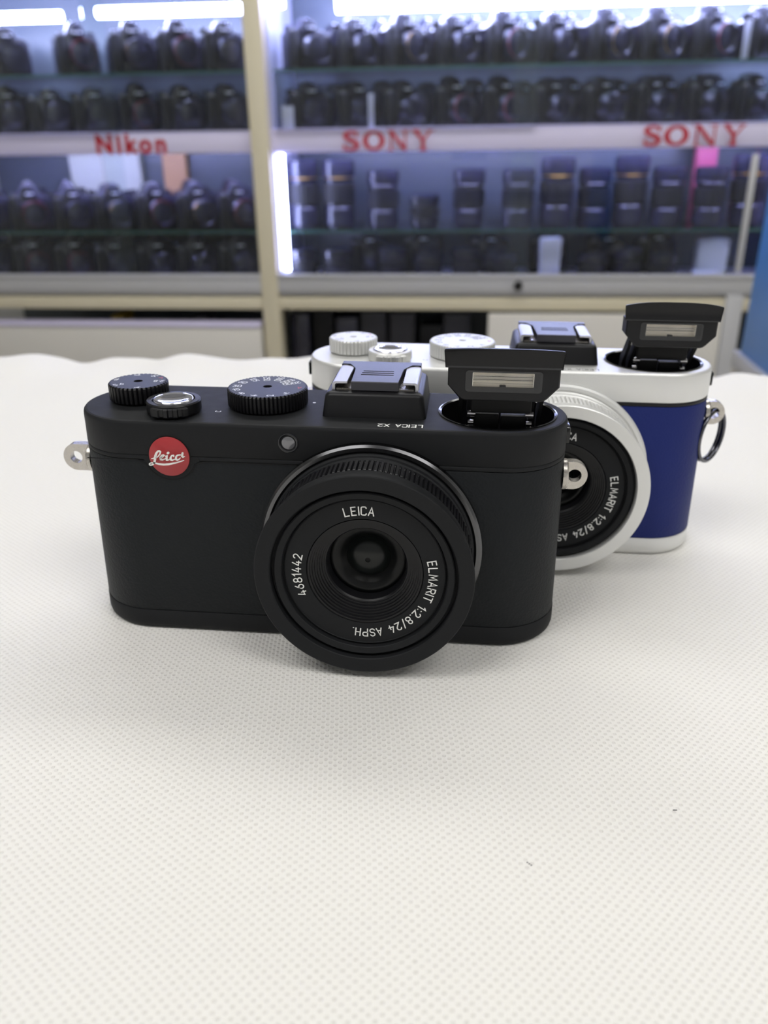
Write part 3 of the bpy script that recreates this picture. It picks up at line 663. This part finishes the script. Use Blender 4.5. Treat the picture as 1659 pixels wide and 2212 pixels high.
for par, x0, x1 in ((left, -1.45, -.541), (right, -.492, .95)):
    B(par, 'middle_shelf', M['white_pl'], x0, x1, YF+.012, 2.50, .112, .124)
    B(par, 'bottom_shelf', M['white_pl'], x0, x1, YF-.005, 2.50, -.285, -.270)
    B(par, 'sliding_track', M['alu'], x0, x1, YF-.02, YF+.02, -.290, -.243)
    B(par, 'sliding_track_lip', M['alu'], x0, x1, YF-.024, YF-.02, -.250, -.238, .001)
    B(par, 'bottom_rail', M['beige'], x0, x1, YF-.015, YF+.03, -.337, -.303)
    B(par, 'rail_shadow_gap', M['alu'], x0, x1, YF, YF+.03, -.303, -.290)
    B(par, 'back_panel', M['cab_back'], x0, x1, 2.50, 2.512, ZF, .62)
    B(par, 'top_panel', M['cab_inner'], x0, x1, YF, 2.50, .60, .62)
    for z in (.265, -.135):
        g = MB(1).box(x0+.004, x1-.004, YF+.045, 2.47, z, z+.006).build('glass_shelf', M['shelf_glass'], par, smooth=0, label='green tinted glass shelf')
        MB(1).box(x0+.004, x1-.004, YF+.042, YF+.0449, z, z+.006).build('shelf_edge', M['shelf_edge'], g, smooth=0)
B(right, 'side_panel', M['cab_inner'], -.492, -.482, YF+.012, 2.50, -.27, .60)
B(left, 'side_panel', M['cab_inner'], -.551, -.541, YF+.041, 2.50, -.27, .60)
B(right, 'side_panel', M['cab_inner'], .95, .96, YF, 2.50, ZF, .60)
B(left, 'side_panel', M['cab_inner'], -1.46, -1.45, YF+.041, 2.50, -.27, .60)
# sliding panes (upper and lower openings)
for par, a, b_, z0, z1 in ((left, -1.44, -.90, -.243, .0725), (left, -.96, -.543, -.243, .0725), (right, -.48, .20, -.243, .071), (right, .14, .76, -.243, .071),
                      (left, -1.44, -.90, .129, .59), (left, -.96, -.543, .129, .59), (right, -.48, .20, .131, .59), (right, .14, .90, .131, .59)):
    off = 0.002 if a in (-1.44, -.48) else .010
    MB(1).box(a, b_, YF-.012+off-.002, YF-.012+off+.002, z0, z1).build('sliding_pane', M['pane'], par, smooth=0)
B(right, 'pane_edge_bar', M['alu'], .745, .760, YF-.016, YF-.006, -.235, .055, .001)
# lower storage: drawer on the left, open cupboard and white door on the right
dr = B(left, 'drawer', M['white_pan'], -1.445, -.549, YF-.03, YF+.02, -.62, -.386, .003)
B(left, 'drawer_top_edge', M['white_pl'], -1.445, -.549, YF-.034, YF+.02, -.386, -.374, .003)
B(left, 'drawer', M['white_pan'], -1.445, -.549, YF-.03, YF+.02, -.90, -.63, .003)
B(right, 'cupboard_door', M['white_pan'], .098, .728, YF-.028, YF-.008, -.90, -.345, .003)
B(right, 'plinth_shelf', M['white_pan'], -.492, .95, YF, 2.50, -.62, -.60)
lk = MB(1); lathe(lk, 'y', (.175, YF-.02, -.268), [(.012, 0), (.012, .012), (.009, .016), (.001, .017)], 20)
lk.build('cabinet_lock', M['black_gloss'], right)

# fascia lettering
def sony(par, x0, x1, z0, z1):
    k = (z1-z0)/6; mb = MB(1)
    glyphs = {
     'S': ([[(3.9, 4.5, .32), (3.7, 5.2, .36), (2.9, 5.65, .4), (1.9, 5.65, .42), (1.0, 5.2, .5), (.8, 4.4, .6), (1.3, 3.7, .6), (2.4, 3.2, .62), (3.5, 2.6, .62), (4.0, 1.8, .6), (3.7, 1.0, .5), (2.8, .45, .42), (1.8, .4, .4), (.9, .8, .36), (.6, 1.5, .32)], [(3.95, 5.9, .16), (3.95, 4.2, .16)], [(.5, 1.9, .16), (.5, .1, .16)]], 4.6),
     'O': ([[(3+2.3*math.cos(t*PI/12), 3+2.55*math.sin(t*PI/12), .42+.26*abs(math.cos(t*PI/12))) for t in range(25)]], 6.0),
     'N': ([[(1, .1, .22), (1, 5.9, .22)], [(1.1, 5.6, .5), (4.7, .4, .5)], [(4.9, .1, .22), (4.9, 5.9, .22)], [(.1, .15, .16), (1.9, .15, .16)], [(.1, 5.85, .16), (1.6, 5.85, .16)], [(4.0, 5.85, .16), (5.8, 5.85, .16)]], 5.9),
     'Y': ([[(1.0, 5.7, .5), (3.0, 2.9, .5), (3.0, .2, .52)], [(4.9, 5.7, .26), (3.1, 2.9, .3)], [(.1, 5.85, .16), (2.2, 5.85, .16)], [(3.9, 5.85, .16), (5.9, 5.85, .16)], [(1.9, .15, .16), (4.1, .15, .16)]], 6.0)}
    W = 4.6+6+5.9+6+2.1; kx = (x1-x0)/W; x = 0
    for c_ in 'SONY':
        for p in glyphs[c_][0]: stroke(mb, p, lambda u, v, x=x: (x0+(x+u)*kx, YF-.0006, z0+v*k), .3)
        x += glyphs[c_][1]+.7
    mb.build('brand_lettering', M['sign_red'], par, smooth=0, label='red slab-serif letters reading SONY')
sony(fr_, -.298, -.058, .0745, .1225)
sony(fr_, .468, .722, .0765, .1245)
cu = bpy.data.curves.new('brand_lettering', 'FONT'); cu.body = 'Nikon'; cu.size = 1; cu.offset = .045; cu.align_x = 'LEFT'; cu.space_character = 1.3
tmp = bpy.data.objects.new('t', cu); col.objects.link(tmp); bpy.context.view_layer.update()
me = bpy.data.meshes.new_from_object(tmp.evaluated_get(bpy.context.evaluated_depsgraph_get()))
bpy.data.objects.remove(tmp)
mx = max(v.co.x for v in me.vertices); mz = max(v.co.y for v in me.vertices); mn = min(v.co.x for v in me.vertices)
for v in me.vertices:
    x, z = (v.co.x-mn)/(mx-mn), v.co.y/mz; v.co = Vector((-.972+x*.195, YF-.0008, .0775+z*.046))
me.materials.clear(); me.materials.append(M['sign_red'])
no = bpy.data.objects.new('brand_lettering', me); col.objects.link(no); no.parent = fl_; no['label'] = 'bold red letters reading Nikon'
# LED tubes
def led(par, x0, x1, y, z, r=.011, vert=None):
    mb = MB(1)
    if vert: lathe(mb, 'z', (x0, y, 0), [(r, vert[0]), (r, vert[1])], 12)
    else: lathe(mb, 'x', (0, y, z), [(r, x0), (r, x1)], 12)
    return mb.build('light_tube', M['led'], par, label='bluish white light tube')
led(left, -1.40, -1.10, 2.36, .422, .013); led(left, -.995, -.575, 2.36, .428, .013)
led(right, -.33, .93, 2.36, .432, .022)
led(left, -1.40, -.57, YF+.03, .545, .012); led(right, -.42, .93, YF+.03, .545, .012)
led(left, -1.40, -.57, YF+.03, .100, .006); led(right, -.46, .93, YF+.03, .098, .006)
led(right, -.472, 0, YF+.035, 0, .006, (-.236, .068))
led(right, -.462, 0, YF+.045, 0, .018, (.41, .55))  # glowing tube added to stand for the bright top of the side panel

# ---------------------------------------------------------------- goods in the showcase
def copy_tree(o, mtx, parent=None):
    c_ = o.copy(); col.objects.link(c_)
    if parent is not None: c_.parent = parent
    else: c_.matrix_world = mtx
    for ch in o.children: copy_tree(ch, None, c_)
    return c_
def make_slr(v):
    r = empty('reflex_camera'); rr = random.Random(v)
    W_ = .056+.002*(v % 3); hh = .093+.003*(v % 2)
    b = MB(1)
    out = [(-W_, .004), (-W_+.004, 0), (W_-.004, 0), (W_, .004), (W_, hh-.012), (W_-.010, hh-.002), (.026, hh+.002), (.020, hh+.016+.004*(v % 2)), (.013, hh+.024+.004*(v % 2)), (-.013, hh+.024+.004*(v % 2)), (-.020, hh+.016), (-.026, hh+.002), (-W_+.014, hh), (-W_, hh-.012)]
    prism_xz(b, out, -.020, .024, .004)
    bo = b.build('camera_body', M['slr'], r, smooth=45)
    hn = MB(1); prism_xz(hn, [(-.018, hh-.010), (.018, hh-.010), (.015, hh+.016), (-.015, hh+.016)], -.034, -.014, .004); hn.build('prism_housing', M['slr_gloss'], bo)
    g = MB(1); prism_xz(g, rrect(-W_-.002, -W_+.026, .002, hh-.004, .008), -.040, -.012, .006); g.build('hand_grip', M['slr_rubber'], r)
    l = MB(1); ll = (.052, .060, .068)[v % 3]; lr = .033
    prof = [(lr*.85, .018), (lr, .021), (lr, .034), (lr*.93, .036), (lr*.93, .040)]
    for k in range(5): prof += [(lr, .041+k*.004), (lr*.97, .043+k*.004)]
    prof += [(lr*.92, .066), (lr*.98, .070), (lr*1.02, ll+.012), (lr*.96, ll+.014), (lr*.86, ll+.010), (lr*.6, ll+.013), (.002, ll+.013)]
    lathe(l, 'y', (.004, 0, hh*.5), prof, 32, False, True); lens = l.build('camera_lens', M['slr'], r, smooth=30)
    if v % 2:
        q = MB(1); lathe(q, 'y', (.004, 0, hh*.5), [(lr*.99, .0665), (lr*1.01, .068), (lr*.99, .0695)], 32, False, False); q.build('lens_band', M['gold'] if v == 1 else M['red_plastic'], lens)
    d = MB(1); lathe(d, 'z', (.044 if v % 2 else -.046, .004, 0), [(.011, hh-.004), (.011, hh+.007), (.009, hh+.009)], 20, False, True); d.build('mode_dial', M['slr_gloss'], r)
    s_ = MB(1); lathe(s_, 'z', (-W_+.012, -.026, 0), [(.007, hh-.006), (.007, hh+.002), (.004, hh+.004)], 16, False, True); s_.build('shutter_button', M['pin'], r)
    n = MB(1).box(-.011, .011, -.0348, -.0342, hh+.001, hh+.0065).build('name_plate', M['slr_white'], r, smooth=0)
    e = MB(1).box(-.009, .009, -.006, .012, hh+.024+.004*(v % 2), hh+.027+.004*(v % 2), .0008).build('hot_shoe', M['pin'], r)
    return r
def make_lens(v):
    r = empty('camera_lens'); h = (.150, .085, .178, .070)[v]; R_ = (.044, .041, .046, .040)[v]
    b = MB(1); prof = [(R_*.8, 0), (R_*.82, .006), (R_*.95, .008), (R_*.95, h*.3)]
    lathe(b, 'z', (0, 0, 0), prof+[(R_*.9, h*.32), (R_*.9, h*.72), (R_, h*.78), (R_, h*.96), (R_*.9, h*.965)], 32); bo = b.build('lens_barrel', M['slr_gloss' if v % 2 else 'slr'], r, smooth=30)
    k = MB(1); lathe(k, 'z', (0, 0, 0), [(R_*.9, h*.36), (R_*.99, h*.37, 1), (R_*.99, h*.66, 1), (R_*.9, h*.67)], 96, False, False, lambda i, a: .0012 if i % 4 < 2 else 0); k.build('zoom_ring', M['slr_rubber'], bo, smooth=0)
    c_ = MB(1); lathe(c_, 'z', (0, 0, 0), [(R_*.97, h*.96), (R_*.97, h), (R_*.88, h+.002), (R_*.7, h+.0005)], 32, False, True); c_.build('lens_cap', M['slr'], r, smooth=30)
    if v in (0, 2):
        m_ = MB(1); lathe(m_, 'z', (0, 0, 0), [(R_*.955, h*.74), (R_*.99, h*.75), (R_*.955, h*.76)], 32, False, False); m_.build('lens_band', M['pin'] if v == 0 else M['gold'], bo)
    return r
SLR = [make_slr(v) for v in range(4)]; LNS = [make_lens(v) for v in range(4)]
used = set()
def put(protos, v, x, y, z, rz, label, cat, group):
    p_ = protos[v % len(protos)]; m_ = bgm(x, y, z, rz)
    if id(p_) in used: o = copy_tree(p_, m_)
    else: used.add(id(p_)); o = p_; o.matrix_world = m_
    o['label'] = label; o['category'] = cat; o['group'] = group
    return o
ORD = ['first', 'second', 'third', 'fourth', 'fifth', 'sixth', 'seventh', 'eighth', 'ninth', 'tenth', 'eleventh', 'twelfth', 'thirteenth']
def row(xs, z, bay, shelf, seed, y=2.275, rot=.62, back=''):
    rr = random.Random(seed); n = len(xs)
    for i, x in enumerate(xs):
        v = rr.randrange(4)
        o_ = ORD[n-1-i] if bay == 'left' else ORD[i]
        put(SLR, v, x, y+rr.uniform(-.002, .002), z, rot+rr.uniform(-.03, .03), f'black reflex camera on {bay} bay\'s {shelf}, {o_} from post, {back or "front"} row', 'camera', f'{back or "front"} row of cameras on the {bay} {shelf}')
T = .2712
LA = [-1.375, -1.25, -1.125, -1.0, -.875, -.750, -.625]
LB = [-1.33, -1.205, -1.08, -.955, -.825, -.70]
row([-1.36, -1.23, -1.033, -.88, -.755, -.630], T, 'left', 'top glass shelf', 1)
row([x-.009 for x in LA], .1242, 'left', 'fascia shelf', 2)
row([-1.375, -1.245, -1.115, -.99, -.869, -.748, -.629], -.1288, 'left', 'lower glass shelf', 3)
row([-1.385, -1.26, -1.135, -1.01, -.884, -.762, -.636], -.2698, 'left', 'bottom board', 4)
RA = [-.405+.128*k for k in range(10)]
row(RA, T, 'right', 'top glass shelf', 5)
row([x-.003 for x in RA], .1242, 'right', 'fascia shelf', 6)
for k, (z, nm) in enumerate(((T, 'top glass shelf'), (.1242, 'fascia shelf'), (-.1288, 'lower glass shelf'), (-.2698, 'bottom board'))):
    row([-1.31, -1.185, -1.06, -.93, -.80, -.675] if k else [-1.31, -1.10, -.94, -.80, -.675], z, 'left', nm, 20+k, 2.41, back='back')
for k, (z, nm) in enumerate(((T, 'top glass shelf'), (.1242, 'fascia shelf'))):
    row([-.345+.128*k_ for k_ in range(9)], z, 'right', nm, 30+k, 2.41, back='back')
rr = random.Random(11)
for i, x in enumerate([-.433, -.332, -.205, -.088, .035, .17, .275, .377, .475, .575, .685, .785]):
    put(LNS, [2, 2, 0, 1, 0, 0, 2, 0, 2, 0, 0, 2][i], x, 2.29+rr.uniform(-.01, .01), -.1288, rr.uniform(0, 3), f'black lens upright on right bay\'s lower glass shelf, {ORD[i]} from post', 'lens', 'lenses on the lower glass shelf')
xs = [-.435, -.335, -.180, -.075, .030, .135, .385, .480, .575]
for i, x in enumerate(xs):
    put(LNS, [1, 1, 1, 3, 1, 3, 3, 1, 3][i], x, 2.26+rr.uniform(-.008, .008), -.2698, rr.uniform(0, 3), f'short black lens upright on right bay\'s bottom board, {ORD[i]} from post', 'lens', 'lenses on the bottom board')
for i, (x, y) in enumerate([(-.26, 2.40), (-.10, 2.41), (.10, 2.41), (.27, 2.41), (.44, 2.41), (.58, 2.41)]):
    put(SLR, i, x, y, -.2698, .15, f'black reflex camera behind lenses on right bay\'s bottom board, {ORD[i]} from post', 'camera', 'cameras behind the bottom lenses')
def carton(name, m, x, y, z, w_, d_, h_, rz, lb, cat='box'):
    r = empty(name, bgm(x, y, z, rz), label=lb, cat=cat)
    MB(1).box(-w_/2, w_/2, -d_/2, d_/2, 0, h_*.8, .0015).build('box_base', m, r)
    MB(1).box(-w_/2-.001, w_/2+.001, -d_/2-.001, d_/2+.001, h_*.55, h_, .0015).build('box_lid', m, r)
carton('small_carton', M['card_white'], .262, 2.225, -.2698, .052, .04, .118, .1, 'upright white carton on the bottom board between black lenses')
carton('small_carton', M['card_white'], .685, 2.22, -.2698, .060, .050, .030, .0, 'small white carton at the right end of the bottom board')
carton('small_carton', M['card_white'], .72, 2.32, -.2698, .080, .05, .105, .0, 'tall white carton at the back right end of the bottom board')
carton('small_carton', M['card_cream'], -1.08, 2.478, -.1288, .22, .03, .20, 0, 'cream carton behind the cameras on the lower glass shelf of the left bay')
carton('small_carton', M['card_tan'], -.86, 2.478, -.1288, .07, .03, .20, 0, 'tan carton behind the cameras on the lower glass shelf of the left bay')
carton('small_carton', M['card_pink'], .70, 2.44, -.1288, .055, .04, .225, 0, 'pink carton behind the lenses on the lower glass shelf of the right bay')
def price_tag(x, y, z, w_, h_, rz, lb):
    r = empty('price_tag', bgm(x, y, z, rz), label=lb, cat='price tag', group='white price tags')
    MB(1).box(-w_/2, w_/2, -.001, .001, .0, h_, .0004).build('card', M['card_white'], r)
    MB(1).box(-w_/2, w_/2, 0, .014, .0, .0012, .0003).build('foot', M['card_white'], r)
price_tag(-.225, 2.190, .1242, .014, .085, 0, 'narrow white price tag standing before the cameras above the left SONY lettering')
price_tag(.705, 2.218, T, .016, .085, .1, 'tall white price tag on the top glass shelf at the far right')
price_tag(.800, 2.19, .1242, .020, .09, 0, 'white price tag on the fascia shelf at the far right')
price_tag(-.445, 2.19, .1242, .030, .060, 0, 'white price tag on the fascia shelf beside the beige post')
# cupboard contents
for i, (x, w_, h_, m_, lb) in enumerate([(-.455, .05, .23, 'slr', 'dark upright box in the open cupboard, nearest the beige post'), (-.385, .055, .25, 'black_plastic', 'black upright box in the open cupboard, second from the beige post'),
        (-.315, .06, .22, 'slr', 'dark grey box in the open cupboard, third from the beige post'), (-.235, .07, .24, 'cover_grey', 'grey lens case in the middle of the open cupboard'), (-.15, .07, .235, 'cover_grey', 'tall grey lens case right of the middle in the open cupboard'),
        (-.065, .06, .20, 'black_plastic', 'black box in the open cupboard left of the pale box'), (.01, .075, .235, 'cover_grey', 'pale grey box in the open cupboard beside the white door')]):
    carton('storage_box', M[m_], x, 2.30, -.5995, w_, .10, h_, 0, lb)
for i, (x, w_, m_, lb) in enumerate([(-1.02, .03, 'yellow', 'small yellow box in the gap above the left drawer'), (-.76, .04, 'cover_grey', 'small grey box in the gap above the left drawer')]):
    carton('storage_box', M[m_], x, 2.30, -.5995, w_, .10, .222, 0, lb)
B(left, 'plinth_shelf', M['white_pan'], -1.45, -.541, YF+.021, 2.50, -.62, -.60)

# blue board and ledge on the right
bb = empty('display_board', Matrix.Translation((0, 0, 0)), label='blue display board standing at the right edge beyond the counter', cat='board')
MB(1).box(.527, .545, .80, 1.32, -.232, .08, .002).build('board_panel', M['blue_board'], bb)
MB(1).box(.520, .56, .80, 1.34, -.262, -.233, .002).build('board_ledge', M['alu'], bb)
MB(1).box(.528, .60, .80, 1.36, -.95, -.262, .003).build('board_base', M['white_pan'], bb)
